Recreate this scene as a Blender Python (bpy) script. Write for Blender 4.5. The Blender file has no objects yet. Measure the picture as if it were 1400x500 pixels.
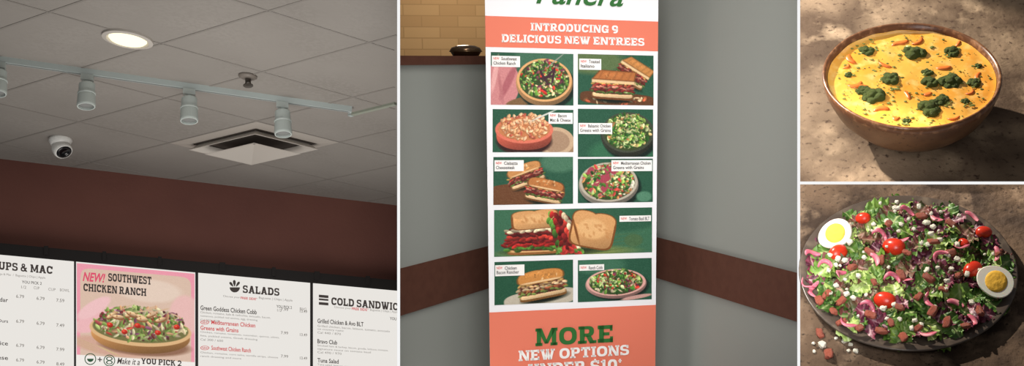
import bpy,bmesh,math,random
import numpy as np
from mathutils import Vector,Matrix,noise as mnoise
random.seed(7); rng=np.random.default_rng(5)
F=1700.0;CU=1150.0;CV=250.0
PT=math.radians(41)
RT=Vector((1,0,0));UP=Vector((0,math.sin(PT),math.cos(PT)));FW=Vector((0,math.cos(PT),-math.sin(PT)))
CAM=Vector((0,0,4))
sc=bpy.context.scene
sc.view_settings.view_transform='Standard'
def ray(u,v): return RT*((u-CU)/F)+UP*((CV-v)/F)+FW
def pt(u,v,z): return CAM+ray(u,v)*z
def lin(c):
    return tuple(((x/255)/12.92 if x/255<=0.04045 else ((x/255+0.055)/1.055)**2.4) for x in c)
# ---------- camera
cd=bpy.data.cameras.new('camera');cam=bpy.data.objects.new('camera',cd);sc.collection.objects.link(cam)
cd.sensor_width=36;cd.lens=F/1400*36;cd.shift_x=-(CU-700)/1400;cd.clip_end=100
cam.matrix_world=Matrix(((RT.x,UP.x,-FW.x,CAM.x),(RT.y,UP.y,-FW.y,CAM.y),(RT.z,UP.z,-FW.z,CAM.z),(0,0,0,1)))
sc.camera=cam
# ---------- materials
def M(name,rgb,rough=.6,metal=0,emit=0,noise=None,bump=0,bscale=40,attr=False,spec=.4,sub=0):
    m=bpy.data.materials.new(name);m.use_nodes=True;nt=m.node_tree;b=nt.nodes['Principled BSDF']
    b.inputs['Roughness'].default_value=rough;b.inputs['Metallic'].default_value=metal
    b.inputs['Specular IOR Level'].default_value=spec
    col=(*lin(rgb),1);b.inputs['Base Color'].default_value=col
    if sub: 
        b.inputs['Subsurface Weight'].default_value=sub;b.inputs['Subsurface Scale'].default_value=.01
    src=None
    tc=nt.nodes.new('ShaderNodeTexCoord')
    if attr:
        a=nt.nodes.new('ShaderNodeAttribute');a.attribute_name='Col';src=a.outputs['Color']
    if noise:
        layers=noise if isinstance(noise,list) else [noise]
        for (s,rgb2,lo,hi) in layers:
            n=nt.nodes.new('ShaderNodeTexNoise');n.inputs['Scale'].default_value=s;n.inputs['Detail'].default_value=6
            nt.links.new(tc.outputs['Object'],n.inputs['Vector'])
            r=nt.nodes.new('ShaderNodeMapRange');r.inputs['From Min'].default_value=lo;r.inputs['From Max'].default_value=hi
            nt.links.new(n.outputs['Fac'],r.inputs['Value'])
            mx=nt.nodes.new('ShaderNodeMix');mx.data_type='RGBA'
            nt.links.new(r.outputs['Result'],mx.inputs['Factor'])
            if src: nt.links.new(src,mx.inputs['A'])
            else: mx.inputs['A'].default_value=col
            mx.inputs['B'].default_value=(*lin(rgb2),1);src=mx.outputs['Result']
    if src: nt.links.new(src,b.inputs['Base Color'])
    if emit:
        b.inputs['Emission Strength'].default_value=emit
        b.inputs['Emission Color'].default_value=col
        if src: nt.links.new(src,b.inputs['Emission Color'])
        b.inputs['Specular IOR Level'].default_value=0
        b.inputs['Base Color'].default_value=(.01,.01,.01,1)
        for l in list(nt.links):
            if l.to_socket==b.inputs['Base Color']: nt.links.remove(l)
    if bump:
        n=nt.nodes.new('ShaderNodeTexNoise');n.inputs['Scale'].default_value=bscale;n.inputs['Detail'].default_value=8
        nt.links.new(tc.outputs['Object'],n.inputs['Vector'])
        bp=nt.nodes.new('ShaderNodeBump');bp.inputs['Strength'].default_value=bump;bp.inputs['Distance'].default_value=.01
        nt.links.new(n.outputs['Fac'],bp.inputs['Height']);nt.links.new(bp.outputs['Normal'],b.inputs['Normal'])
    return m
# ---------- objects
def link(o): sc.collection.objects.link(o)
def props(o,**k):
    for a,b in k.items():
        if b is not None:o[a]=b
def thing(name,origin,label,category,group=None):
    e=bpy.data.objects.new(name,None);e.empty_display_size=.02;link(e);e.location=origin
    props(e,label=label,category=category,group=group);return e
def add(name,verts,faces,mat,parent=None,smooth=False,origin=None,cols=None,**k):
    V=np.array([tuple(v) for v in verts],dtype=float)
    o0=np.array(origin if origin is not None else V.mean(0))
    me=bpy.data.meshes.new(name);me.from_pydata((V-o0).tolist(),[],faces);me.update()
    for m in (mat if isinstance(mat,(list,tuple)) else [mat]): me.materials.append(m)
    if smooth: me.polygons.foreach_set('use_smooth',[True]*len(me.polygons))
    if cols is not None:
        ca=me.color_attributes.new('Col','FLOAT_COLOR','POINT')
        c=np.ones((len(V),4));c[:,:3]=cols;ca.data.foreach_set('color',c.ravel())
    o=bpy.data.objects.new(name,me);link(o)
    if parent is not None:
        o.parent=parent;o.location=Vector(o0)-parent.location
    else:o.location=Vector(o0)
    props(o,**k);return o
class Plane:
    def __init__(s,p0,d1,d2):
        s.p0=p0;s.n=d1.cross(d2).normalized()
        if (CAM-p0).dot(s.n)<0:s.n=-s.n
    def shifted(s,off):
        q=Plane.__new__(Plane);q.n=s.n;q.p0=s.p0+s.n*off;return q
    def at(s,u,v,off=0):
        r=ray(u,v);t=(s.p0+s.n*off-CAM).dot(s.n)/r.dot(s.n);return CAM+r*t
    def atn(s,U,V,off=0):
        R=((U-CU)/F)[...,None]*np.array(RT)+((CV-V)/F)[...,None]*np.array(UP)+np.array(FW)
        n=np.array(s.n);t=((s.p0+s.n*off-CAM).dot(s.n))/(R@n);return np.array(CAM)+R*t[...,None]
def prism(name,pl,poly,o1,o2,mat,parent=None,bevel=False,**k):
    f=[pl.at(u,v,o1) for u,v in poly]
    b=[pl.at(u,v,o2) for u,v in poly] if bevel else [q-pl.n*(o1-o2) for q in f]
    n=len(f)
    faces=[list(range(n)),list(range(2*n-1,n-1,-1))]+[[i,i+n,(i+1)%n+n,(i+1)%n] for i in range(n)]
    return add(name,f+b,faces,mat,parent,**k)
def wv(v,u,u0,VP): return v+(VP[1]-v)*(u-u0)/(VP[0]-u0)
def quad(u0,v0,u1,v1,VP): return [(u0,v0),(u1,wv(v0,u1,u0,VP)),(u1,wv(v1,u1,u0,VP)),(u0,v1)]
def text2d(s,bold=0,shear=0,space=1,res=3):
    c=bpy.data.curves.new('t','FONT');c.body=s;c.offset=bold;c.shear=shear;c.space_character=space;c.resolution_u=res
    o=bpy.data.objects.new('t',c);link(o)
    dg=bpy.context.evaluated_depsgraph_get();dg.update()
    me=bpy.data.meshes.new_from_object(o.evaluated_get(dg))
    V=np.array([v.co[:2] for v in me.vertices]);Fc=[list(p.vertices) for p in me.polygons]
    bpy.data.objects.remove(o);bpy.data.meshes.remove(me);bpy.data.curves.remove(c)
    return V,Fc
# ---------- heavy slab lettering built from blocks
class Blk:
    TV=.27;TH=.22;SF=.17
    def __init__(s):s.V=[];s.F=[]
    def q(s,*p):
        n=len(s.V);s.V+=list(p);s.F.append(list(range(n,n+len(p))))
    def r(s,x0,y0,x1,y1):s.q((x0,y0),(x1,y0),(x1,y1),(x0,y1))
    def ring(s,cx,cy,rx,ry,a0=0,a1=360,tv=None,th=None,n=20):
        tv=tv or s.TV;th=th or s.TH;pw=.8
        def P(a,rx,ry):
            c,d=math.cos(a),math.sin(a);return (cx+rx*math.copysign(abs(c)**pw,c),cy+ry*math.copysign(abs(d)**pw,d))
        for i in range(n):
            a=math.radians(a0+(a1-a0)*i/n);b=math.radians(a0+(a1-a0)*(i+1)/n)
            s.q(P(a,rx,ry),P(b,rx,ry),P(b,rx-tv,ry-th),P(a,rx-tv,ry-th))
    def sf(s,x,y0,w=.42):
        if y0==0:s.r(x-w/2,0,x+w/2,s.SF)
        else:s.r(x-w/2,1-s.SF,x+w/2,1)
def glyph(ch):
    b=Blk();t=b.TV;h=b.TH;W=.95
    if ch=='I':W=.46;b.r(.1,0,.36,1);b.sf(.23,0,.46);b.sf(.23,1,.46)
    elif ch=='O' or ch=='0':W=1.0 if ch=='O' else .85;b.ring(W/2,.5,W/2,.5,n=28)
    elif ch=='C' or ch=='G':
        b.ring(.47,.5,.47,.5,42,318,n=26);W=.93
        b.r(.66,.62,.93,.95)
        if ch=='G':b.r(.66,0.03,.93,.52);b.r(.5,.36,.98,.52);W=.98
        else:b.r(.70,.10,.88,.30)
    elif ch=='D':W=.98;b.r(.07,0,.34,1);b.ring(.45,.5,.52,.5,-90,90,n=18);b.r(0,0,.46,h);b.r(0,1-h,.46,1)
    elif ch in 'PR':
        W=.9;b.r(.08,0,.35,1);b.ring(.52,.7,.36,.3,-90,90,th=.18);b.r(0,.82,.53,1);b.r(.3,.4,.53,.58);b.sf(.22,0,.5)
        if ch=='R':b.q((.42,.45),(.70,.45),(.93,.0),(.64,.0));b.r(.66,0,1.02,b.SF);W=1.0
    elif ch=='S':
        W=.86;b.ring(.43,.71,.42,.29,30,270,tv=.25,th=.185);b.ring(.43,.295,.43,.295,-150,90,tv=.25,th=.185);b.r(.62,.68,.80,.98);b.r(.02,.02,.2,.32)
    elif ch=='T':W=.9;b.r(.32,0,.59,1);b.r(0,1-h,.9,1);b.r(0,.66,.16,1);b.r(.74,.66,.9,1);b.sf(.455,0,.5)
    elif ch=='U':W=1.0;b.r(.08,.35,.35,1);b.r(.66,.35,.92,1);b.ring(.5,.38,.42,.38,180,360);b.sf(.21,1,.42);b.sf(.79,1,.42)
    elif ch=='L':W=.82;b.r(.08,0,.35,1);b.r(0,0,.82,h);b.r(.66,0,.82,.38);b.sf(.21,1,.42)
    elif ch=='E':W=.86;b.r(.08,0,.35,1);b.r(0,0,.86,h);b.r(0,1-h,.84,1);b.r(.3,.41,.66,.59);b.r(.7,0,.86,.34);b.r(.69,.67,.84,1)
    elif ch=='N':W=1.06;b.r(.08,0,.3,1);b.r(.78,0,1.0,1);b.q((.06,1),(.36,1),(1.0,0),(.70,0));b.sf(.19,0,.38);b.sf(.88,1,.38);b.r(0,1-b.SF,.3,1)
    elif ch=='M':W=1.25;b.r(.08,0,.32,1);b.r(.93,0,1.18,1);b.q((.08,1),(.36,1),(.72,.12),(.53,.12));b.q((.9,1),(1.18,1),(.72,.12),(.53,.12));b.sf(.2,0,.4);b.sf(1.05,0,.4);b.r(0,1-b.SF,.3,1);b.r(.95,1-b.SF,1.25,1)
    elif ch=='W':W=1.4;[b.q((x,1),(x+.28,1),(x+.52,0),(x+.26,0)) for x in (.04,.5)];[b.q((x,1),(x+.24,1),(x-.0,0),(x-.26,0)) for x in (.62,1.1)];b.sf(.2,1,.4);b.sf(1.2,1,.4)
    elif ch=='A':W=1.06;b.q((.36,1),(.70,1),(.34,0),(.06,0));b.q((.36,1),(.70,1),(1.0,0),(.72,0));b.r(.25,.22,.82,.38);b.sf(.2,0,.4);b.sf(.86,0,.4)
    elif ch=='H':W=1.04;b.r(.08,0,.34,1);b.r(.70,0,.96,1);b.r(.3,.41,.75,.6);[b.sf(x,y,.42) for x in (.21,.83) for y in (0,1)]
    elif ch=='K':W=1.0;b.r(.08,0,.34,1);b.q((.3,.38),(.3,.62),(.66,1),(.95,1));b.q((.42,.6),(.6,.72),(1.0,0),(.68,0));b.sf(.21,0);b.sf(.21,1)
    elif ch=='Y':W=1.0;b.r(.37,0,.63,.5);b.q((0,1),(.3,1),(.63,.4),(.37,.4));b.q((.7,1),(1.0,1),(.63,.4),(.37,.4));b.sf(.5,0)
    elif ch=='9':W=.85;b.ring(.42,.66,.42,.34,th=.2,n=24);b.ring(.42,.5,.42,.5,-120,0,th=.2);b.r(.58,.48,.84,.68)
    elif ch=='2':W=.8;b.ring(.4,.68,.4,.32,-25,170,th=.2);b.q((.5,.52),(.78,.56),(.34,.12),(0,.12));b.r(0,0,.8,.2)
    elif ch=='1':W=.55;b.r(.15,0,.42,1);b.sf(.28,0,.55);b.r(0,.76,.3,.9)
    elif ch=='$':
        g=glyph('S');b.V=list(g[0]);b.F=list(g[1]);W=g[2];b.r(.35,-.12,.51,.12);b.r(.35,.88,.51,1.12)
    elif ch=='&':W=1.05;b.ring(.42,.76,.28,.24,tv=.18,th=.15);b.ring(.38,.29,.38,.29,th=.17,tv=.22);b.q((.22,.68),(.46,.74),(1.05,0),(.74,0));b.q((.74,.2),(.6,.32),(.8,.55),(1.0,.5))
    elif ch=='*':W=.35;b.r(.02,.78,.33,.86);b.q((.08,.66),(.16,.64),(.27,.98),(.19,1.0));b.q((.19,.64),(.27,.66),(.16,1.0),(.08,.98))
    else:W=.35
    return b.V,b.F,W
def block2d(s):
    V=[];Fc=[];x=0
    for ch in s:
        v,f,w=glyph(ch);n=len(V);V+=[(a+x,c) for a,c in v];Fc+=[[i+n for i in q] for q in f];x+=w+(.09 if ch!=' ' else 0)
    return np.array(V),Fc
def T(parent,pl,VP,s,u0,v0,u1,v1,mat,bold=.0,off=.003,shear=0,clip=None,space=1,res=2,name='lettering',slab=False):
    V,Fc=block2d(s) if slab else text2d(s,bold,shear,space,res)
    if len(V)==0:return
    mn=V.min(0);mx=V.max(0)
    if slab:mn[1]=0;mx[1]=1
    N=(V-mn)/(mx-mn)
    U=u0+N[:,0]*(u1-u0);Y=v1-N[:,1]*(v1-v0)
    if clip and u1>clip:
        bm=bmesh.new();vs=[bm.verts.new((a,b,0)) for a,b in zip(U,Y)]
        for f in Fc:
            try:bm.faces.new([vs[i] for i in f])
            except ValueError:pass
        bmesh.ops.bisect_plane(bm,geom=bm.verts[:]+bm.edges[:]+bm.faces[:],plane_co=(clip,0,0),plane_no=(1,0,0),clear_outer=True)
        bm.verts.index_update();U=np.array([v.co.x for v in bm.verts]);Y=np.array([v.co.y for v in bm.verts])
        Fc=[[v.index for v in f.verts] for f in bm.faces];bm.free()
        if len(U)==0:return
    Y=wv(Y,U,u0,VP)
    return add(name,pl.atn(U,Y,off),Fc,mat,parent)
class Pic:
    def __init__(s,w,h,c,k=1.8):
        s.k=k;s.w=int(w*k);s.h=int(h*k);s.a=np.ones((s.h,s.w,3))*np.array(c)/255.
        s.X,s.Y=np.meshgrid((np.arange(s.w)+.5)/k,(np.arange(s.h)+.5)/k)
    def ell(s,x,y,rx,ry,c,rot=0,shade=0,pw=2,soft=1.0):
        a=math.radians(rot);dx=s.X-x;dy=s.Y-y
        p=(dx*math.cos(a)+dy*math.sin(a))/rx;q=(-dx*math.sin(a)+dy*math.cos(a))/ry
        d=(np.abs(p)**pw+np.abs(q)**pw)
        m=np.clip((1-d)*min(rx,ry)*.8/soft,0,1)[...,None]
        col=np.clip(np.array(c)/255.*(1-shade*q[...,None]-shade*.5*p[...,None]),0,1)
        s.a=s.a*(1-m)+col*m
    def poly(s,pts,c,soft=.5):
        m=np.ones_like(s.X);n=len(pts)
        for i in range(n):
            (x1,y1),(x2,y2)=pts[i],pts[(i+1)%n];L_=math.hypot(x2-x1,y2-y1)+1e-6
            m=np.minimum(m,np.clip(((x2-x1)*(s.Y-y1)-(y2-y1)*(s.X-x1))/L_/soft+.5,0,1))
        m=m[...,None];s.a=s.a*(1-m)+m*np.array(c)/255.
    def spr(s,n,x,y,rx,ry,sz,pal,var=.45):
        for i in range(n):
            t=rng.random()*6.283;r=math.sqrt(rng.random());c=np.array(pal[rng.integers(len(pal))])*(1-var/2+var*rng.random())
            s.ell(x+rx*r*math.cos(t),y+ry*r*math.sin(t),sz*(.6+.9*rng.random()),sz*(.3+.5*rng.random()),np.clip(c,0,255),rot=rng.random()*180,shade=.25)
    def grain(s,a=.03):
        s.a=np.clip(s.a+rng.normal(0,a,s.a.shape[:2])[...,None],0,1)
def photo(parent,pl,VP,pic,u0,v0,u1,v1,mat,off=.002,name='food_photo',label=None):
    h,w=pic.a.shape[:2]
    gu,gv=np.meshgrid(np.linspace(u0,u1,w),np.linspace(v0,v1,h));gv=wv(gv,gu,u0,VP)
    V=pl.atn(gu,gv,off).reshape(-1,3)
    i=np.arange(h*w).reshape(h,w);Fc=np.stack([i[:-1,:-1],i[1:,:-1],i[1:,1:],i[:-1,1:]],-1).reshape(-1,4).tolist()
    a=np.clip(pic.a,0,1);c=np.where(a<=.04045,a/12.92,((a+.055)/1.055)**2.4).reshape(-1,3)
    return add(name,V,Fc,mat,parent,cols=c,label=label)
def basis(ax):
    ax=ax.normalized();t=Vector((0,0,1)) if abs(ax.z)<.9 else Vector((1,0,0))
    a=ax.cross(t).normalized();return a,ax.cross(a),ax
def lathe(prof,org,ax,seg=24):
    a,b,c=basis(ax);V=[];Fc=[]
    for r,h in prof:
        for i in range(seg):
            t=i/seg*2*math.pi;V.append(org+a*(r*math.cos(t))+b*(r*math.sin(t))+c*h)
    for j in range(len(prof)-1):
        for i in range(seg):
            k=(i+1)%seg;Fc.append([j*seg+i,j*seg+k,(j+1)*seg+k,(j+1)*seg+i])
    if prof[0][0]>0:Fc.append(list(range(seg))[::-1])
    if prof[-1][0]>0:Fc.append([(len(prof)-1)*seg+i for i in range(seg)])
    return V,Fc
def box(org,a,b,c):
    V=[org+a*i+b*j+c*k for i in (-1,1) for j in (-1,1) for k in (-1,1)]
    return V,[[0,1,3,2],[4,6,7,5],[0,4,5,1],[2,3,7,6],[0,2,6,4],[1,5,7,3]]
def merge(*parts):
    V=[];Fc=[]
    for v,f in parts:
        n=len(V);V+=list(v);Fc+=[[i+n for i in q] for q in f]
    return V,Fc
# =====================================================  BAY A : ceiling and menu boards
vpW=(4980,800);dW=ray(*vpW);dvA=ray(270,-3700)
upA=dvA.normalized();dnA=-upA
ceil=Plane(pt(270,150,6.0),ray(0,800),ray(3000,800))
def wallv(u): return 217+(800-217)*u/4980
mCeil=M('ceiling_tile',(152,147,141),.9,noise=[(2,(138,133,127),.35,.7),(60,(146,141,135),.45,.6)],bump=.1,bscale=120)
region=[(-60,-45),(544,-45),(544,wallv(544)),(-60,wallv(-60))]
prism('ceiling',ceil,region,0,-.05,mCeil,bevel=True,kind='structure',label='grey acoustic tile ceiling')
wallA=Plane(ceil.at(0,217),dW,dvA)
mWallA=M('brown_wall',(116,74,64),.8,noise=[(2,(104,65,57),.3,.7)],bump=.15,bscale=60)
prism('wall_back',wallA,[(-60,wallv(-60)),(544,wallv(544)),(544,560),(-60,560)],0,-.05,mWallA,bevel=True,kind='structure',label='maroon brown painted bulkhead wall')
da=ray(2757,800);db=ray(-2058,800)
L=ceil.at(232,195);Bt=ceil.at(345,221);Rr=ceil.at(464,194)
da=(Bt-L).normalized();db=(Rr-Bt).normalized()
sa=(Bt-L).length;sb=(Rr-Bt).length
def proj(P):
    d=P-CAM;z=d.dot(FW);return CU+F*d.dot(RT)/z,CV-F*d.dot(UP)/z,z
def clipseg(P,Q):
    ts=np.linspace(0,1,600);ok=[]
    for t in ts:
        X=P+(Q-P)*t;u,v,z=proj(X)
        if z>1 and -60<u<543.2 and v>-45 and v<wallv(u)-.5:ok.append(t)
    if len(ok)<3:return None
    return P+(Q-P)*ok[0],P+(Q-P)*ok[-1]
parts=[]
nA=ceil.n
for k in range(-8,9):
    for (d,o,s) in ((da,db,sb),(db,da,sa)):
        c=L+o*(s*k)
        r=clipseg(c-d*6,c+d*6)
        if r:
            P,Q=r;w=d.cross(nA).normalized()*.005
            parts.append(box((P+Q)/2+nA*.001,(Q-P)/2,w,nA*.001))
V,Fc=merge(*parts)
add('trim_1',V,Fc,M('grid_metal',(136,131,125),.8),kind='structure',label='metal ceiling grid bars')
# diffuser
mDif=M('diffuser_white',(188,182,174),.5);mVentShade=M('vent_shade_dark',(96,88,81),.8)
C=(L+Rr)/2;cor=[L,Bt,Rr,L+Rr-Bt]
dif=thing('ceiling_air_diffuser',C,'square off-white metal air diffuser set in the tiled ceiling','air vent')
def ring(s1,o1,s2,o2):
    V=[C+(c-C)*s1+nA*o1 for c in cor]+[C+(c-C)*s2+nA*o2 for c in cor]
    return V,[[i,(i+1)%4,4+(i+1)%4,4+i] for i in range(4)]
V,Fc=merge(ring(1,.003,.74,.008));add('flange',V,Fc,M('flange_paint',(170,163,155),.6),dif)
V,Fc=ring(.74,.005,.0,.005);add('opening',V,Fc,mVentShade,dif,label='flat dark plate for the shade inside the vent')  # shade inside the vent put into the plate colour
for s1,s2,o in ((.62,.74,.04),(.02,.54,.065)):
    V,Fc=merge(ring(s1,.009,s2,o),ring(s2,o,s2+.025,o),ring(s2+.025,o,s1+.025,.009));add('louver',V,Fc,mDif,dif)
# downlight
o=ceil.at(175,52);dl=thing('recessed_downlight',o,'round recessed ceiling downlight with glowing warm lens','ceiling light')
pxr=proj(o)[2]/F
V,Fc=lathe([(31*pxr,0.0),(31*pxr,.01),(26*pxr,.014),(24*pxr,.006)],o,nA,40);add('trim_ring',V,Fc,mDif,dl)
V,Fc=lathe([(24*pxr,.004),(21*pxr,.014),(.001,.018)],o,nA,40);add('lens',V,Fc,M('lamp_glow',(255,244,200),emit=1.6),dl,smooth=True)
# sprinkler
o=ceil.at(339,103);s=proj(o)[2]/F*.9
sp=thing('fire_sprinkler',o,'small metal fire sprinkler head hanging from the ceiling','sprinkler')
mSp=M('sprinkler_metal',(90,84,78),.35,.8)
V,Fc=lathe([(13*s,0),(13*s,.008),(9*s,.016),(5*s,.018)],o,nA,24);add('escutcheon',V,Fc,M('escutcheon_metal',(120,112,104),.5),sp,smooth=True)
V,Fc=merge(lathe([(4*s,.014),(4*s,.03),(2*s,.035)],o,dnA,12),lathe([(1.2*s,.03),(1.2*s,.05)],o+basis(dnA)[0]*3*s,dnA,8),lathe([(1.2*s,.03),(1.2*s,.05)],o-basis(dnA)[0]*3*s,dnA,8),lathe([(.001,.049),(7*s,.051),(7*s,.054),(.001,.056)],o,dnA,16))
add('sprinkler_head',V,Fc,mSp,sp)
# track
mTr=M('track_paint',(174,184,182),.4);mHead=M('spot_paint',(184,193,189),.4)
Q=ceil.at(479,146);P=ceil.at(-40,72);tw=(Q-P).normalized().cross(nA).normalized()*.012
trk=thing('lighting_track',(P+Q)/2,'long pale grey lighting track fixed under the ceiling','light track')
V,Fc=box((P+Q)/2+nA*.013,(Q-P)/2,tw,nA*.013);add('rail',V,Fc,mTr,trk)
V,Fc=box((P+Q)/2+nA*.027,(Q-P)/2,tw*.35,nA*.001);add('slot',V,Fc,M('track_slot',(126,130,128),.5),trk)
V,Fc=box(Q+nA*.013,(Q-P).normalized()*.008,tw*1.1,nA*.015);add('end_cap',V,Fc,mTr,trk)
P2=ceil.at(480,155);Q2=ceil.at(541,140);t2=(Q2-P2).normalized().cross(nA).normalized()*.009
trk2=thing('lighting_track',(P2+Q2)/2,'short piece of pale lighting track on the ceiling','light track')
V,Fc=box((P2+Q2)/2+nA*.006,(Q2-P2)/2,t2,nA*.006);add('rail',V,Fc,M('track_paint_dull',(150,156,142),.5),trk2)
V,Fc=box(P2+nA*.007,(Q2-P2).normalized()*.010,t2*1.1,nA*.007);add('end_cap',V,Fc,mTr,trk2)
mLens=M('spot_lens',(120,122,120),.2)
for hu in (1,121,260,387):
    lo,hi=0,1
    for _ in range(30):
        mid=(lo+hi)/2
        if proj(P+(Q-P)*mid)[0]<hu:lo=mid
        else:hi=mid
    o=P+(Q-P)*lo+nA*.0265;s=proj(o)[2]/F/.93
    h=thing('track_spotlight',o,'pale grey stepped cylindrical spotlight hanging from the ceiling track','spotlight','spotlights on the ceiling track')
    V,Fc=box(o+dnA*4*s,(Q-P).normalized()*7*s,tw.normalized()*4*s,dnA*4*s);add('adapter',V,Fc,mHead,h)
    V,Fc=lathe([(2.6*s,7*s),(2.6*s,13.5*s)],o,dnA,12);add('stem',V,Fc,mHead,h)
    V,Fc=lathe([(8.4*s,13*s),(9*s,14*s),(9*s,26*s),(10.2*s,26.5*s),(10.2*s,28.5*s),(9.4*s,29*s),(9.8*s,30*s),(10.4*s,44*s),(9.8*s,46*s),(8.8*s,46*s),(8.6*s,43*s)],o,dnA,28);add('lamp_housing',V,Fc,mHead,h)
    V,Fc=lathe([(8.6*s,43.5*s),(.001,42*s)],o,dnA,28);add('lens',V,Fc,mLens,h)
# security camera
o=ceil.at(83,189);s=proj(o)[2]/F*.9
cm=thing('security_camera',o,'white security camera with black lens angled down from the ceiling','security camera')
mWh=M('camera_white',(222,222,218),.35)
V,Fc=lathe([(15*s,-.0),(15.5*s,5*s),(13.5*s,9*s),(12*s,12*s)],o,dnA,28);add('mount_base',V,Fc,mWh,cm,smooth=True)
bc=o+dnA*17*s+RT*1.5*s
fd=((CAM-bc).normalized()*.8+RT*.55-UP*.75).normalized()
# short rounded barrel
V,Fc=lathe([(.001,-13*s),(6*s,-12*s),(10.5*s,-8*s),(12.6*s,-2*s),(12.8*s,6*s),(12*s,10*s),(10.8*s,11*s)],bc,fd,28);add('camera_body',V,Fc,mWh,cm,smooth=True)
V,Fc=lathe([(10.8*s,10.6*s),(9.5*s,12*s),(6.2*s,12.6*s),(5.8*s,11.6*s),(.001,12*s)],bc,fd,24);add('camera_lens',V,Fc,M('lens_black',(14,14,16),.12),cm,smooth=True)
# housing
boardP=wallA.shifted(.14)
VPm=vpW
mBlk=M('housing_black',(30,27,27),.5)
prism('menu_board_housing',boardP,quad(-60,wv(332,-60,0,VPm),544,560,VPm),0,-.1,mBlk,bevel=True,label='long black metal housing that carries the menu boards on the wall',category='sign frame')
for u,w in ((60,6),(140,5),(216,5),(300,8),(372,5),(430,7),(500,6)):
    v=wv(333,u,0,VPm)
    prism('mounting_clip',boardP,[(u,v-3),(u+w,v-2.6),(u+w,v+9),(u,v+9)],.012,0,mBlk,label='small black clip on top of the menu board housing',category='clip',group='clips on the menu board housing')
mWB=M('board_light',(240,236,230),emit=.93);mBC=M('board_print',(255,255,255),emit=.95,attr=True)
mTx=M('board_text_dark',(66,59,56),emit=.95);mTg=M('board_text_grey',(138,132,126),emit=.95);mTr_=M('board_text_red',(208,72,74),emit=.95);mPk=M('board_pink',(224,84,112),emit=.95);mIg=M('board_green',(52,88,62),emit=.95)
CL=543.2
def board(u0,u1,lab):
    vt=wv(348,u0,0,VPm)
    b=thing('menu_board',boardP.at((u0+u1)/2,450,.0),lab,'menu board','menu boards above the counter')
    prism('panel',boardP,quad(u0,vt,u1,560,VPm),.006,0.0005,mWB,b)
    return b
def tt(b,s,u0,v0,u1,v1,m=mTg,bold=0,**k): return T(b,boardP,VPm,s,u0,v0,u1,v1,m,bold,off=.009,clip=CL,**k)
b1=board(-60,101,'backlit white menu board listing soups and mac prices')
tt(b1,'SOUPS & MAC',-20,355.5,72,366.5,mTx,slab=True)
tt(b1,'Choose from Soups & Mac  /  Baguette | Chips | Apple',-30,370,62,374,mTg)
tt(b1,'YOU PICK 2',30,383,57,387,mTx,.01);tt(b1,'1/2',29,390,36,394,mTg);tt(b1,'CUP',46,391,54,395,mTg);tt(b1,'BOWL',82,394,95,398,mTg);tt(b1,'CUP',66,393,76,397,mTg)
for v,l in ((400,'7.59'),(434,'7.49'),(467,'7.99'),(487,'8.49')):
    for u,x in ((22,'6.79'),(50,'6.79'),(77,l)): tt(b1,x,u,v+u*.1,u+11,v+4.6+u*.1,mTg,.01)
for v,l in ((402,'Broccoli Cheddar'),(432,'Creamy Tomato Ours'),(462,'Chicken & Rice'),(482,'Mac & Cheese')):
    tt(b1,l,-52,v,11,v+6,mTx,.01)
    tt(b1,'Cal 230 / 360 / 760',-52,v+8,-6,v+12,mTg)
b2=board(104,267,'backlit promotional menu board with pink border and salad photo')
W2,H2=163,150
pc=Pic(W2,H2,(240,158,174));pc.ell(W2/2,75,W2/2-5,69,(222,192,172),pw=14);
pc.ell(100,30,50,18,(232,208,190),soft=6);pc.ell(30,76,40,14,(240,186,188),rot=-25,soft=3);pc.ell(24,60,30,10,(242,196,196),rot=-35,soft=3);pc.ell(150,60,24,30,(236,190,184),soft=6);pc.ell(45,112,60,14,(214,170,150),rot=6,soft=5)
pc.ell(94,108,68,15,(150,110,88),soft=4)
pc.ell(88,94,69,25,(190,136,84),shade=.3);pc.ell(88,86,71,23,(226,184,134));pc.ell(88,84,67,20,(120,116,72))
PAL2=[(132,156,80),(168,184,112),(104,132,62),(210,200,160),(186,80,64),(132,80,104),(222,200,160),(208,158,118),(104,64,58),(150,70,70)]
for i in range(420):
    t=rng.random()*6.283;r=math.sqrt(rng.random());c=np.clip(np.array(PAL2[rng.choice(10,p=[.17,.14,.13,.11,.04,.11,.09,.10,.06,.05])])*(.78+.36*rng.random()),0,255)
    pc.ell(88+64*r*math.cos(t),77+23*r*math.sin(t)-8*(1-r),6*(.4+.8*rng.random()),2.6*(.5+.6*rng.random()),c,rot=rng.random()*180,shade=.25)
for i in range(8):
    x=50+i*9+rng.normal(0,3);y=68+rng.normal(0,4);r_=rng.integers(-35,35)
    pc.ell(x,y+1.5,9,3.2,(150,96,62),rot=r_);pc.ell(x,y,8.5,2.8,(226,186,142),rot=r_,shade=.3);pc.ell(x-2,y-.4,1.2,2.2,(170,112,70),rot=r_)
for x,y in ((46,82),(112,88),(138,78),(84,80),(66,90)):pc.ell(x,y,4.6,3.8,(200,54,40),shade=.3);pc.ell(x-1,y-1,1.4,1,(240,160,130))
for i in range(9):pc.ell(94+rng.normal(0,22),58+rng.normal(0,4),10,1.4,(216,180,146),rot=rng.integers(-40,40))
for i in range(4):pc.ell(14+i*1.0,108+i*3,18,.9,(206,178,134),rot=18)
pc.ell(44,118,22,1.5,(214,186,140),rot=22)
pc.poly([(0,126),(163,126),(163,150),(0,150)],(246,240,234))
pc.grain(.012)
photo(b2,boardP,VPm,pc,105,wv(349,104,0,VPm)+1,266,508,mBC,off=.0075,name='printed_panel',label='pink printed panel with salad photo')
tt(b2,'NEW!',113,371,144,384,mPk,.03,shear=.3)
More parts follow.
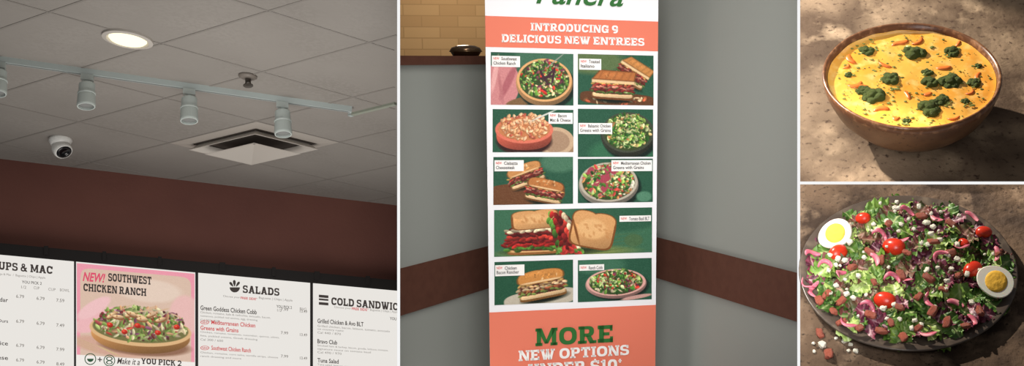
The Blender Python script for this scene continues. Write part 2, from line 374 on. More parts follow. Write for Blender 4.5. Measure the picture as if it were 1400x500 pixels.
tt(b2,'SOUTHWEST',148,373,207,384,mTx,slab=True);tt(b2,'CHICKEN RANCH',114,387,200,397.5,mTx,slab=True)
def ringp(b,cu,cv,r,th,mat,off=.010,sq=1,full=6.2832,st=0,name='icon'):
    n=28;U=[];
    for k in range(n):
        a=st+full*k/(n-1);U+= [(cu+r*math.cos(a),cv+sq*r*math.sin(a)),(cu+(r-th)*math.cos(a),cv+sq*(r-th)*math.sin(a))]
    V=[boardP.at(x,y,off) for x,y in U];Fc=[[2*k,2*k+1,2*k+3,2*k+2] for k in range(n-1)]
    return add(name,V,Fc,mat,b)
def leafi(b,cu,cv,l,w,ang,mat):
    U=[]
    for k in range(12):
        a=k/12*6.2832;x=l*math.cos(a);y=w*math.sin(a)*(1-.5*math.cos(a));U.append((cu+x*math.cos(ang)-y*math.sin(ang),cv+x*math.sin(ang)+y*math.cos(ang)))
    return add('icon',[boardP.at(x,y,.0102) for x,y in U],[list(range(12))],mat,b)
ringp(b2,123.5,490.5,8,1.2,mIg);ringp(b2,149.5,492.5,8,1.2,mIg)
ringp(b2,123.5,490,4.5,4.5,mIg,full=3.14);ringp(b2,149.5,490,4.6,1.7,mIg,sq=.6);ringp(b2,149.5,495,4.6,1.7,mIg,sq=.6)
tt(b2,'+',133.5,488,139.5,494,mTx,.02);tt(b2,'Make it a',160,488.5,191,497,mTx,.01,shear=.3);tt(b2,'YOU PICK 2',193,489,248,497,mTx,slab=True)
b3=board(271,424,'backlit white menu board listing salads')
tt(b3,'SALADS',332,389.5,382,400,mTx,slab=True)
ringp(b3,321,392.5,7,7,mTx,full=3.14)
leafi(b3,316.5,388.5,4,1.6,.9,mTx);leafi(b3,320.5,387,4.6,1.8,1.5,mTx);leafi(b3,325,388.3,4.2,1.6,2.2,mTx)
tt(b3,'Choose your',305,403,328,406.5);tt(b3,'FREE SIDE*',329,405,352,408.5,mTr_,.02);tt(b3,'Baguette | Chips | Apple',354,405,400,409)
tt(b3,'YOU PICK 2',378,416.5,399,420.5,mTx,.01);tt(b3,'1/2',379,422,385,425.5);tt(b3,'BIG',410,420,419,424)
rows=[(421,'Green Goddess Chicken Cobb',351,None,mTx,6.5),(429,'Chicken, romaine, kale & radicchio, avocado, bacon,',370,None,mTg,3.2),(434,'tomatoes, pickled red onions, egg, dressing',352,None,mTg,3.2),
(439.5,'Cal 250 / 500',300,None,mTg,3),
(450,'Mediterranean Chicken',349,'N',mTr_,6),(451.5+6,'Greens with Grains',326,None,mTr_,6),(466,'Chicken, romaine, tomatoes, cucumber, quinoa, olives,',382,None,mTg,3.2),(471,'feta, pickled onions, Greek dressing',352,None,mTg,3.2),(476,'Cal 300 / 600',305,None,mTg,3),
(486,'Southwest Chicken Ranch',343,'N',mTr_,6),(494,'Chicken, romaine, corn salsa, tortilla strips, cheese',380,None,mTg,3.2),(499,'ranch dressing and more',330,None,mTg,3.2)]
for v,s_,ue,nw,m_,h_ in rows:
    v-=(4 if v<445 else 13 if v<460 else 14);
    u0=274
    if v>430 and nw:
        ringp(b3,280,v+3.3,6,1,mTr_,sq=.5);tt(b3,'NEW',276.5,v+1.6,284,v+5,mTr_,.01);u0=289
    tt(b3,s_,u0,v,ue,v+h_,m_,.018 if h_>5 else 0)
for v in (420,452,484,):
    for u,x in ((384,'7.99'),(410,'13.49')): tt(b3,x,u,v+u*.1-38,u+10,v+4+u*.1-38,mTg,.01)
b4=board(428,543.2,'backlit white menu board listing cold sandwiches')
tt(b4,'COLD SANDWICHES',453,406,568,416.5,mTx,slab=True)
for k in range(3): prism('icon',boardP,quad(436,402.5+k*5,449,402.5+k*5+(2.2 if k==1 else 3.4),VPm),.010,.0065,mTx,b4)
tt(b4,'Choose your',457,418,480,421.5);tt(b4,'FREE SIDE*',481,419.5,504,423.3,mTr_,.02);tt(b4,'Baguette | Chips | Apple',506,421.5,545,425.5)
tt(b4,'YOU PICK 2',533,433,556,437,mTx,.01)
for v,s_,ue,m_,h_ in ((435,'Grilled Chicken & Avo BLT',497,mTx,6.3),(443.5,'Grilled chicken, bacon, lettuce, tomato, avocado',533,mTg,3.3),(448,'on country rustic',470,mTg,3.3),(452.5,'Cal 440 / 870',466,mTg,3),
   (463,'Bravo Club',461,mTx,6),(470.5,'Smoked ham & turkey, bacon, gouda, lettuce, tomato,',531,mTg,3.3),(475,'signature sauce on tomato basil',507,mTg,3.3),(479.5,'Cal 490 / 970',467,mTg,3),
   (489,'Tuna Salad',463,mTx,6),(496.5,'Tuna salad, lettuce, tomato, onion, sourdough',520,mTg,3.3)):
    tt(b4,s_,434,v,ue,v+h_,m_,.018 if h_>5 else 0)
# partitions
mPart=M('partition_glow_white',(250,250,250),emit=.95)  # emission stands in for light that would make the edges white
for n_,(a,b) in (('trim_2',(543,547)),('trim_3',(1090,1094))):
    V=[pt(u,v,4.5) for u,v in ((a,-60),(b,-60),(b,560),(a,560))]+[pt(u,v,8.3) for u,v in ((a+1.2,-60),(b-1.2,-60),(b-1.2,560),(a+1.2,560))]
    o=add(n_,V,[[0,1,2,3],[4,7,6,5],[0,4,5,1],[1,5,6,2],[2,6,7,3],[3,7,4,0]],[mPart,M('partition_side',(120,116,112),.9)],kind='structure',label='thin partition wall with self-lit white edge')
    for i,p_ in enumerate(o.data.polygons):p_.material_index=0 if i==0 else 1
# =====================================================  BAY B : banner in the corner
VPl=(1669,80);VPr=(-60,80);dl_=ray(*VPl);dr_=ray(*VPr);upB=(UP-FW*.1).normalized()
wl=Plane(pt(547,365,5.2),dl_,upB)
cornerU=785
wr=Plane(wl.at(cornerU,300),dr_,upB)
mWL=M('wall_grey',(150,152,146),.9,bump=.03,bscale=200,spec=.1)
mRail=M('rail_wood',(92,58,46),.6,noise=[(25,(84,52,41),.35,.7)],bump=.05,bscale=60,spec=.2)
def lv(v,u):return wv(v,u,547,VPl)
def rv(v,u):return wv(v,u,1090,VPr)
K=dict(bevel=True,kind='structure')
prism('wall_left',wl,[(546.0,lv(88,546)),(cornerU,lv(88,cornerU)),(cornerU,lv(640,cornerU)),(546.0,640)],0,-.1,mWL,label='grey painted half wall',**K)
prism('wall_right',wr,[(cornerU,rv(-120,cornerU)),(1091,rv(-120,1090)),(1091,640),(cornerU,rv(640,cornerU))],0,-.05,mWL,label='grey painted wall',**K)
prism('trim_4',wl,[(546.0,lv(76,546)),(cornerU,lv(76,cornerU)),(cornerU,lv(89,cornerU)),(546.0,lv(89,546))],.03,-.14,mRail,label='dark wood cap on the half wall',**K)
prism('trim_5',wl,[(546.0,367),(cornerU,lv(367,cornerU)),(cornerU,lv(432,cornerU)),(546.0,432)],.02,0,mRail,label='dark wood chair rail',**K)
prism('trim_6',wr,[(cornerU,rv(373,cornerU)),(1091,373),(1091,440),(cornerU,rv(440,cornerU))],.02,0,mRail,label='dark wood chair rail',**K)
tw_=Plane(pt(620,40,7.2),ray(9000,80),upB)
mT=bpy.data.materials.new('tan_brick_tile');mT.use_nodes=True;nt=mT.node_tree;bb=nt.nodes['Principled BSDF'];bb.inputs['Roughness'].default_value=.8;bb.inputs['Specular IOR Level'].default_value=.15
uvn=nt.nodes.new('ShaderNodeUVMap');br=nt.nodes.new('ShaderNodeTexBrick');nt.links.new(uvn.outputs[0],br.inputs['Vector']);nt.links.new(br.outputs['Color'],bb.inputs['Base Color'])
br.inputs['Color1'].default_value=(*lin((202,164,116)),1);br.inputs['Color2'].default_value=(*lin((188,150,104)),1);br.inputs['Mortar'].default_value=(*lin((178,142,98)),1)
br.inputs['Scale'].default_value=1;br.inputs['Brick Width'].default_value=.2;br.inputs['Row Height'].default_value=.064;br.inputs['Mortar Size'].default_value=.003
o=prism('wall_kitchen',tw_,[(546.0,-60),(800,-60),(800,100),(546.0,100)],0,-.05,mT,label='tan brick tile wall',**K)
uvl=o.data.uv_layers.new(name='UVMap');
e2=upB;e1=tw_.n.cross(e2).normalized()
for lp in o.data.loops:
    co=o.data.vertices[lp.vertex_index].co;uvl.data[lp.index].uv=(co.dot(e1)+5,co.dot(e2)+5)
o=wl.at(637,lv(76,637),-.10);s=proj(o)[2]/F
wm=thing('serving_pan',o,'shallow dark steel pan with shiny lid resting on the ledge','pan')
V,Fc=lathe([(17*s,0),(20*s,5*s),(22*s,6*s),(21.5*s,7*s)],o,upB,32);add('pan_body',V,Fc,M('pan_steel',(120,96,70),.25,.9),wm,smooth=True)
V,Fc=lathe([(21*s,7*s),(19*s,11*s),(12*s,14*s),(.001,15*s)],o,upB,32);add('lid',V,Fc,M('lid_dark',(120,96,74),.2,.8),wm,smooth=True)
# banner
VPb=(5855,198)
bn=Plane(pt(782,250,5.25),ray(*VPb),ray(814,10770))
def edgeL(v):return 663+.014*v
def edgeR(v):return 900-.008*v
S2=.15
mPaper=M('banner_white',(232,230,232),.6,spec=S2);mOr=M('banner_orange',(222,120,96),.6,spec=S2);mGr=M('banner_green',(48,104,50),.6,spec=S2);mTW=M('banner_text_white',(238,234,230),.6,spec=S2);mTR=M('banner_text_red',(210,70,54),.6,spec=S2);mTK=M('banner_text_grey',(70,66,64),.6,spec=S2);mPh=M('banner_print',(255,255,255),.6,attr=True,spec=S2)
ban=thing('pull_up_banner',bn.at(783,560),'tall printed promotional banner stand with nine food photos','banner')
def bq(vl0,vl1):
    return [(edgeL(vl0),vl0),(edgeR(vl0),wv(vl0,900,663,VPb)),(edgeR(vl1),wv(vl1,900,663,VPb)),(edgeL(vl1),vl1)]
prism('panel',bn,bq(-60,640),0,-.006,mPaper,ban)
prism('header_band',bn,bq(21.5,64),.0015,.0003,mOr,ban,label='orange header band')
prism('footer_band',bn,bq(427,640),.0015,.0003,mOr,ban,label='orange footer band')
def bt(s_,u0,v0,u1,v1,m_,bold=0,**k):return T(ban,bn,VPb,s_,u0,v0,u1,v1,m_,bold,off=k.pop('off',.005),**k)
bt('Panera',733,-26,853,5,mGr,.015,shear=.35,res=6)
bt('INTRODUCING 9',725.5,31,845,42,mTW,slab=True);bt('DELICIOUS NEW ENTREES',686,46.5,881,57.5,mTW,slab=True)
bt('MORE',732,449,838,473,mGr,slab=True);bt('NEW OPTIONS',709,479,860,493.5,mTW,slab=True);bt('UNDER $10*',722,497.5,850,513,mTW,slab=True)
GR=[(96,140,56),(60,110,45),(140,170,80),(40,80,35),(190,200,140)]
SAL=GR+[(200,50,40),(110,50,70),(225,205,160),(190,130,80)]
def salad(p,x,y,rx,ry,rim=(200,150,100),pal=SAL,n=130,sz=4,inner=(56,70,38),var=.55):
    p.ell(x+3,y+ry*.25,rx*1.05,ry*1.05,(18,34,28),soft=4)
    p.ell(x,y+ry*.12,rx,ry,tuple(int(c*.8) for c in rim),shade=.25);p.ell(x,y,rx*.97,ry*.93,tuple(min(255,int(c*1.08)) for c in rim));p.ell(x,y,rx*.88,ry*.84,inner)
    p.spr(n,x,y-ry*.05,rx*.84,ry*.8,sz*.85,pal,var);p.spr(n,x,y-ry*.1,rx*.74,ry*.7,sz*.5,pal,var)
MEAT=[(166,62,52),(116,38,34),(190,118,98),(196,150,80),(84,112,52),(216,196,166),(90,46,34)]
def sandwich(p,x,y,w,h,rot=0,bread=(186,124,68),fill=MEAT,lean=.35,grill=True):
    a=math.radians(rot)
    def q(dx,dy):return x+dx*math.cos(a)-dy*math.sin(a),y+dx*math.sin(a)+dy*math.cos(a)
    dk=tuple(int(c*.6) for c in bread);lt=tuple(min(255,int(c*1.16)) for c in bread);crumb=(222,186,140)
    md=tuple(int(c*.84) for c in bread)
    p.ell(*q(2,h*.95),w*1.12,h*.35,(20,26,18),rot=rot,soft=4)
    p.ell(*q(0,h*.78),w*1.0,h*.22,dk,rot=rot,pw=5);p.ell(*q(0,h*.68),w*.97,h*.18,crumb,rot=rot,pw=5,shade=.15)
    p.ell(*q(0,h*.2),w*.98,h*.42,(84,42,34),rot=rot,pw=6)
    for r_ in range(5):
        cc=[fill[3],fill[0],fill[2],fill[1],fill[4]][r_]
        for i in range(11):
            c=np.clip(np.array(cc)*(.66+.5*rng.random()),0,255)
            p.ell(*q(-w*.93+w*1.86*i/10+rng.normal(0,1.2),h*(-.1+.155*r_)+rng.normal(0,1.0)),w*.13,h*.09,c,rot=rot+rng.integers(-30,30),shade=.35)
    for i in range(12):p.ell(*q(rng.uniform(-w*.95,w*.95),h*rng.uniform(-.1,.6)),w*.08,h*.05,fill[rng.integers(4,7)],rot=rot+rng.integers(-40,40))
    if grill:
        p.poly([q(-w*1.0,-h*.38),q(w*1.0,-h*.38),q(w*1.0,-h*.12),q(-w*1.0,-h*.12)],crumb,1.2)
        p.poly([q(-w*(1-lean),-h*1.0),q(w*(1+lean*.25),-h*1.0),q(w*1.02,-h*.32),q(-w*1.02,-h*.32)],dk,1.6)
        p.poly([q(-w*(.96-lean),-h*.95),q(w*(.96+lean*.2),-h*.95),q(w*.96,-h*.38),q(-w*.94,-h*.38)],bread,2.0)
        p.ell(*q(-w*.05,-h*.72),w*.6,h*.18,lt,rot=rot,soft=5)
        for i in range(5):
            xx=-w*.7+i*w*.34
            p.poly([q(xx+w*.16,-h*.92),q(xx+w*.22,-h*.92),q(xx+w*.06,-h*.42),q(xx,-h*.42)],md,2.6)
    else:
        # rustic, uneven crust with floury highlights
        for k,c in ((1.0,dk),(.93,bread)):
            p.ell(*q(0,-h*.42),w*1.02*k,h*.36*k,c,rot=rot,pw=3.4)
            p.ell(*q(-w*.38,-h*.60),w*.58*k,h*.34*k,c,rot=rot-5,pw=2.6);p.ell(*q(w*.36,-h*.56),w*.62*k,h*.36*k,c,rot=rot+5,pw=2.6)
        p.ell(*q(0,-h*.18),w*.95,h*.07,crumb,rot=rot,pw=4)
        p.ell(*q(-w*.2,-h*.70),w*.5,h*.16,lt,rot=rot,soft=4);p.ell(*q(w*.4,-h*.5),w*.3,h*.14,md,rot=rot,soft=4)
        p.spr(16,*q(0,-h*.55),w*.7,h*.26,2.2,[md,lt,(214,180,134)],.2)
    p.spr(18,*q(0,-h*.62),w*.8,h*.26,1.1,[(140,86,46),(214,166,110)])
def tag(u0,v0,u1,lines):
    h=6*len(lines)+3 if len(lines)>1 else 8
    prism('name_tag',bn,quad(u0,v0,u1,v0+h,VPb),.004,.0025,mTW,ban)
    x=u0+2;
    bt('NEW',x,v0+2,x+8,v0+5.4,mTR,.01,off=.007)
    for i,l in enumerate(lines):
        xs=x+11 if i==0 else x
        wd=min(u1-2-xs,len(l)*2.35)
        bt(l,xs,v0+1.6+i*6,xs+wd,v0+6.2+i*6,mTK,.012,off=.007)
def ph(u0,v0,u1,v1,fn,lab):
    p=Pic(u1-u0,v1-v0,(40,82,62));fn(p);p.grain(.025);photo(ban,bn,VPb,p,u0,v0,u1,v1,mPh,off=.002,label=lab)
def f1(p):
    p.ell(90,10,60,40,(62,102,80),soft=8);p.ell(14,45,26,34,(196,128,128),soft=2,rot=10);p.ell(24,40,6,30,(166,94,100),rot=25,soft=3);p.ell(6,30,4,30,(216,160,156),soft=2,rot=10);p.ell(14,50,3,26,(176,108,110),soft=2,rot=-8)
    p.ell(45,66,26,6,(120,90,60),rot=-12)
    salad(p,73,37,39,32,n=210,pal=GR+[(190,50,40),(100,46,64),(202,176,130)])
    for r_ in (40,-30,75,10):p.ell(76+rng.normal(0,5),30+rng.normal(0,3),2.2,14,(64,38,48),rot=r_)
    p.ell(88,10,26,1.2,(150,150,140),rot=-40)
ph(671,71,784,143,f1,'printed photo of a salad bowl with pink napkin')
def f2(p):
    p.ell(20,10,50,20,(86,104,66),soft=8);p.ell(54,61,52,9,(92,58,36),rot=4,pw=4);p.spr(40,52,62,45,5,3,[(210,180,140),(120,80,50),(190,90,60)])
    sandwich(p,76,24,22,17,rot=32,bread=(190,128,70));sandwich(p,48,42,29,20,rot=3,bread=(174,106,58))
ph(790,73.5,893.5,143,f2,'printed photo of a toasted sandwich on a board')
def f3(p):
    p.ell(95,50,28,12,(150,120,90),soft=3);p.ell(85,44,26,20,(190,160,130));p.ell(85,44,20,15,(160,130,105))
    p.ell(43,44,40,20,(50,26,24),soft=4);p.ell(43,36,38,20,(180,84,66),shade=.3,pw=2.4);p.ell(43,28,40,19,(212,112,90));p.ell(43,27,36,16,(190,120,78))
    for i in range(130):
        t=rng.random()*6.28;r=math.sqrt(rng.random());c=np.array([(226,172,124),(232,194,150),(214,148,104),(230,182,144),(184,88,70)][rng.choice(5,p=[.28,.26,.22,.14,.10])])*(.86+.18*rng.random())
        x_,y_=43+33*r*math.cos(t),23+17*r*math.sin(t);rt=rng.integers(0,180)
        p.ell(x_,y_+.8,4.6,2.6,(170,100,62),rot=rt);p.ell(x_,y_,4.2,2.2,np.clip(c,0,255),rot=rt,shade=.3);p.ell(x_-.6,y_-.5,1.6,.8,(246,218,180),rot=rt)
    p.ell(70,8,26,1.5,(205,205,195),rot=-25)
ph(673.5,149,784,208,f3,'printed photo of a bowl of macaroni and cheese')
def f4(p):
    p.ell(60,60,50,22,(50,100,72),soft=8);salad(p,68,32,37,30,rim=(60,64,52),n=220,pal=GR+GR+[(190,160,110),(150,100,60),(200,185,140)])
ph(790,148.5,893,214.5,f4,'printed photo of a green salad with chicken')
def f5(p):
    p.ell(44,50,54,15,(104,66,42),rot=-4,pw=4);p.ell(90,8,30,16,(70,110,86),soft=7);sandwich(p,44,24,25,16,rot=-20,bread=(192,134,80),grill=False);sandwich(p,70,46,26,17,rot=12,bread=(176,112,62),grill=False);
ph(674.5,214.5,783.5,280,f5,'printed photo of two ciabatta sandwiches')
def f6(p):
    p.ell(75,8,40,18,(40,80,60),soft=6);salad(p,42,32,41,29,rim=(166,156,140),n=200,pal=GR+[(180,90,80),(200,140,140),(205,195,175),(180,124,76)])
    for i in range(9):p.ell(42+rng.normal(0,16),30+rng.normal(0,10),7,5,(160,66,80),rot=rng.integers(0,180));
    p.spr(130,42,32,34,24,3,GR+[(180,124,76),(180,66,58)]);p.ell(90,52,12,8,(80,126,100),soft=3)
ph(790,217,892.5,277.5,f6,'printed photo of a grain salad with pickled onions')
def slice_(p,x,y,rx,ry,rot):
    a=math.radians(rot)
    for (k,c,sh) in ((1.0,(122,72,36),0),(.91,(206,152,98),.15)):
        p.ell(x,y+ry*.12,rx*k,ry*k*.88,c,rot=rot,pw=5,shade=sh)
        for sg in (-1,1):
            dx=sg*rx*.40;dy=-ry*.52;p.ell(x+dx*math.cos(a)-dy*math.sin(a),y+dx*math.sin(a)+dy*math.cos(a),rx*.60*k,ry*.46*k,c,rot=rot,pw=2.4)
    p.ell(x,y-ry*.05,rx*.7,ry*.6,(218,170,116),rot=rot,soft=5)
    for i in range(12):p.ell(x+rng.normal(0,rx*.35),y+rng.normal(0,ry*.3),4,2.0,(186,126,74),rot=rng.integers(0,90),soft=2.5)
def f7(p):
    p.poly([(0,0),(216,0),(216,64),(0,64)],(58,102,76));p.ell(170,10,70,26,(44,86,64),soft=8);p.ell(100,60,110,10,(120,132,74),soft=6)
    for i in range(5):p.ell(110,44+i*5,105,1,(80,98,58),rot=-6)
    p.ell(82,58,80,7,(40,50,30),soft=4)
    p.ell(54,58,37,4,(140,90,48),rot=-1,pw=4);p.ell(54,56.5,35,2.4,(210,162,108),rot=-1,pw=4)
    p.ell(54,40,36,17,(90,34,30),pw=5)
    for r_,(cc,yy) in enumerate((((82,128,50),50),((176,42,38),46),((120,30,30),41),((196,60,48),36),((112,34,32),31),((214,192,156),26))):
        for i in range(15):
            c=np.clip(np.array(cc)*(.6+.5*rng.random()),0,255);p.ell(18+i*5.2+rng.normal(0,1.5),yy+4-i*.15+rng.normal(0,1.3),5.6,2.5,c,rot=rng.integers(-30,30),shade=.35)
    slice_(p,56,14,33,13.5,-4)
    p.ell(95,34,16,26,(90,34,30),rot=-14,pw=3)
    for r_,(cc,xx) in enumerate((((82,128,50),74),((176,42,38),80),((120,30,30),86),((196,60,48),92),((214,192,156),97))):
        for i in range(10):
            c=np.clip(np.array(cc)*(.6+.5*rng.random()),0,255);p.ell(xx+i*2.0+rng.normal(0,1.4),8+i*5.6+rng.normal(0,1.3),3.4,5.4,c,rot=rng.integers(-30,30),shade=.35)
    slice_(p,134,30,31,26,12)
    p.ell(112,32,2.2,25,(122,72,36),rot=-14,soft=1.5)
    p.spr(22,104,59,20,4,5,[(168,50,44),(90,130,58)]);p.ell(190,46,14,10,(70,100,66),soft=3)
ph(675.5,287,891.5,351,f7,'printed photo of a wide tomato and bacon sandwich')
def f8(p):
    p.poly([(0,0),(110,0),(110,60),(0,60)],(36,80,58));p.ell(64,52,52,12,(186,176,158),rot=-6,pw=3);sandwich(p,64,32,33,21,rot=-9,bread=(196,132,68),grill=False,fill=[(196,156,112),(156,88,58),(206,180,140),(202,160,90),(106,124,62),(200,154,84),(120,66,46)])
ph(676,358,783.5,417,f8,'printed photo of a toasted chicken sandwich')
def f9(p):
    p.ell(30,8,40,14,(60,104,80),soft=6);salad(p,52,32,42,20,rim=(204,154,144),n=180,pal=GR+[(180,50,40),(104,48,66),(202,182,150)]);p.ell(80,53,24,3,(195,150,140),rot=-8)
ph(790,355.5,891,413,f9,'printed photo of a cobb salad')
tag(672.5,76,711,['Southwest','Chicken Ranch']);tag(792,80,822,['Toasted','Italiano']);tag(750,154,783,['Bacon','Mac & Cheese']);tag(791,168,837,['Balsamic Chicken','Greens with Grains'])
tag(676,219,716,['Ciabatta','Cheesesteak']);tag(836,219,891.5,['Mediterranean Chicken','Greens with Grains']);tag(847,295,890,['Tomato Basil BLT']);tag(677,362.5,717,['Chicken','Bacon Rancher']);tag(792,362,826,['Ranch Cobb'])
# =====================================================  BAY C / D : tables
class HP(Plane):
    def __init__(s,z): s.p0=Vector((0,0,z));s.n=Vector((0,0,1))
zC=4+3.6*((CV-118)/F*math.cos(PT)-math.sin(PT));zD=4+2.9*((CV-378)/F*math.cos(PT)-math.sin(PT))
hC=HP(zC);hD=HP(zD)
mTabC=M('stone_table_warm',(132,112,92),.8,noise=[(3.2,(84,68,55),.42,.58),(9,(158,136,112),.54,.7),(60,(66,50,41),.58,.72)],bump=.7,bscale=26,spec=.15)
mTabD=M('stone_table_dark',(100,81,65),.8,noise=[(4,(58,46,38),.42,.58),(14,(122,102,84),.54,.7),(110,(50,39,32),.56,.72)],bump=.6,bscale=50,spec=.15)
prism('tabletop',hC,[(1094,-30),(1440,-30),(1440,252),(1094,252)],0,-.03,mTabC,label='mottled brown stone tabletop under the soup bowl',category='table')
prism('tabletop',hD,[(1094,250),(1440,250),(1440,540),(1094,540)],0,-.03,mTabD,label='mottled dark brown tabletop under the salad plate',category='table')
zb=proj(hD.at(1250,250))[2]-.004
V=[pt(u,v,z) for z in (zb,zb+.03) for u,v in ((1091,248),(1440,248),(1440,252),(1091,252))]
add('trim_7',V,[[0,1,2,3],[4,7,6,5],[0,4,5,1],[1,5,6,2],[2,6,7,3],[3,7,4,0]],mPart,kind='structure',label='thin self-lit white divider bar')
# bowl
H=.178;k_=.95
rimP=HP(zC+H);cb=rimP.at(1247,99);base=Vector((cb.x,cb.y,zC))
prof=[(.001,.004),(.085,.004),(.10,0),(.108,.005),(.145,.02),(.188,.048),(.222,.085),(.243,.125),(.253,.155),(.2555,.173),(.252,.178),(.246,.176),(.241,.163),(.228,.12),(.2,.08),(.15,.04),(.001,.025)]
prof=[(a*k_,b) for a,b in prof]
mBowl=M('bowl_glaze',(132,94,64),.4,noise=[(6,(98,66,45),.4,.65),(90,(80,53,37),.6,.7)],bump=.15,bscale=30)
mRim=M('bowl_rim_glaze',(108,70,46),.3,noise=[(50,(164,118,82),.5,.7)])
V,Fc=lathe(prof,base,Vector((0,0,1)),72)
ob=add('soup_bowl',V,Fc,[mBowl,mRim],smooth=True,origin=base,label='wide brown glazed ceramic soup bowl on stone tabletop',category='bowl')
for p_ in ob.data.polygons:
    j=min(p_.vertices)//72
    if j>=8:p_.material_index=1
zs=H-.020;rs=.2395*k_
mSoup=M('cheddar_soup',(238,178,78),.2,noise=[(7,(232,158,58),.42,.62),(22,(244,200,118),.52,.7)],bump=.3,bscale=14,spec=.5)
V=[];Fc=[];nr=26;ns=80
V.append((base.x,base.y,zC+zs))
for j in range(1,nr+1):
    for i in range(ns):
        r=rs*j/nr;t=i/ns*6.28318;x=r*math.cos(t);y=r*math.sin(t)
        z=.004*mnoise.noise(Vector((x*22,y*22,1)))+(.003 if j==nr else 0)
        V.append((base.x+x,base.y+y,zC+zs+z))
for i in range(ns):Fc.append([0,1+i,1+(i+1)%ns])
for j in range(nr-1):
    for i in range(ns):
        a=1+j*ns+i;b=1+j*ns+(i+1)%ns;Fc.append([a,a+ns,b+ns,b])
add('soup',V,Fc,mSoup,smooth=True,label='thick golden broccoli cheddar soup filling the bowl',category='soup')
soupP=HP(zC+zs+.001)
def ico(sub,r=1):
    bm=bmesh.new();bmesh.ops.create_icosphere(bm,subdivisions=sub,radius=r);bm.verts.index_update()
    V=[v.co.copy() for v in bm.verts];Fc=[[v.index for v in f.verts] for f in bm.faces];bm.free();return V,Fc
I2=ico(2);I1=ico(1);I3=ico(3);I4=ico(5)
mBro=M('broccoli_green',(104,124,54),.7,noise=[(90,(156,164,84),.52,.68),(30,(74,94,40),.5,.7)],bump=1.0,bscale=300,spec=.25)
mHerb=M('herb_green',(122,130,58),.6);mStk=M('broccoli_stalk',(176,180,96),.5)
crowns=[]
for sd in range(4):
    random.seed(sd);lob=[]
    for k in range(7+sd):
        t=k/(7+sd)*6.283+random.uniform(-.3,.3);rr=random.uniform(.35,.66);lob.append((Vector((rr*math.cos(t),rr*math.sin(t)*.85,.10)),random.uniform(.30,.44)))
    lob.append((Vector((0,0,.18)),.48));ps=[]
    for c,r in lob:
        V=[]
        for v in I3[0]:
            f=1+.16*mnoise.noise(v*6+c*9)+.14*mnoise.noise(v*13+c*5);q=c+v*r*f;q.z*=.85;V.append(q)
        ps.append((V,I3[1]))
    V,Fc=merge(*ps)
    me=bpy.data.meshes.new('crown');me.from_pydata([tuple(v) for v in V],[],Fc);me.materials.append(mBro);me.polygons.foreach_set('use_smooth',[True]*len(Fc));crowns.append(me)
V,Fc=lathe([(.22,-.3),(.26,.2),(.30,.7),(.26,1.0)],Vector((0,0,0)),Vector((0,1,-.05)),10)
stk=bpy.data.meshes.new('stalk');stk.from_pydata([tuple(v) for v in V],[],Fc);stk.materials.append(mStk)
random.seed(3)
for i,(u,v,r) in enumerate([(1184,70,12),(1249,73,18),(1217,108,15),(1193,131,18),(1180,124,11),(1270,147,19),(1288,137,12),(1299,112,17),(1272,112,13),(1301,70,13),(1268,99,9),(1332,113,10),(1160,102,6),(1338,90,6),(1240,165,6),(1320,138,6)]):
    P_=soupP.at(u,v);s=r*3.55/F
    o=bpy.data.objects.new('broccoli_floret',crowns[i%4]);link(o);o.location=P_-Vector((0,0,s*.12));o.scale=(s,s,s);o.rotation_euler=(random.uniform(-.15,.15),random.uniform(-.15,.15),random.random()*6)
    props(o,label='green broccoli floret floating in the golden soup',category='broccoli',group='broccoli florets in the soup')
    c=bpy.data.objects.new('stalk',stk);link(c);c.parent=o
mCar=M('carrot_orange',(230,120,50),.4)
def curvedbar(L_,w,h,bend,n=8):
    V=[];Fc=[]
    for i in range(n+1):
        t=i/n-.5;c=Vector((t*L_,bend*(t*t*4-1)*L_*.3,0));tp=1-.7*(2*abs(t))**4
        for a,b in ((-1,-1),(1,-1),(1,1),(-1,1)):V.append(c+Vector((0,a*w/2*tp,b*h/2*tp)))
    for i in range(n):
        for k in range(4):Fc.append([i*4+k,i*4+(k+1)%4,i*4+4+(k+1)%4,i*4+4+k])
    Fc+= [[3,2,1,0],[n*4,n*4+1,n*4+2,n*4+3]];return V,Fc
def mk(name,V,Fc,mat,smooth=True,cols=None):
    me=bpy.data.meshes.new(name);me.from_pydata([tuple(v) for v in V],[],Fc);me.materials.append(mat)
    if smooth:me.polygons.foreach_set('use_smooth',[True]*len(Fc))
    if cols is not None:
        ca=me.color_attributes.new('Col','FLOAT_COLOR','POINT');c=np.ones((len(V),4));c[:,:3]=cols;ca.data.foreach_set('color',c.ravel())
    return me
cm_=[mk('carrot',*curvedbar(.040,.011,.004,b),mCar) for b in (.2,-.5,.8)]
for i,(u,v,a) in enumerate([(1234,57,.3),(1228,61,.2),(1168,114,.4),(1178,117,-.2),(1205,150,.2),(1253,55,.9),(1310,58,1.2),(1339,105,1.4),(1156,90,1.),(1290,92,.1),(1225,160,2.9),(1325,125,.8),(1268,128,.3),(1210,88,2.5),(1303,160,.3),(1240,130,1.9),(1165,80,2.)]):
    o=bpy.data.objects.new('carrot_strip',cm_[i%3]);link(o);o.location=soupP.at(u,v)-Vector((0,0,.0003));o.rotation_euler=(0,0,a);k=.45+.75*random.random();o.scale=(k,.8+.6*random.random(),1)
    props(o,label='soft orange carrot piece floating in the soup',category='carrot',group='carrot pieces in the soup')
ps=[];random.seed(9)
for k in range(380):
    t=random.random()*6.283;r=.212*math.sqrt(random.random());c=Vector((base.x+r*math.cos(t),base.y+r*math.sin(t),zC+zs+.002));q=.0012+.003*random.random()**2
    ps.append(([c+Vector((v.x*q*(1+random.random()),v.y*q,v.z*q*.5)) for v in I1[0]],I1[1]))
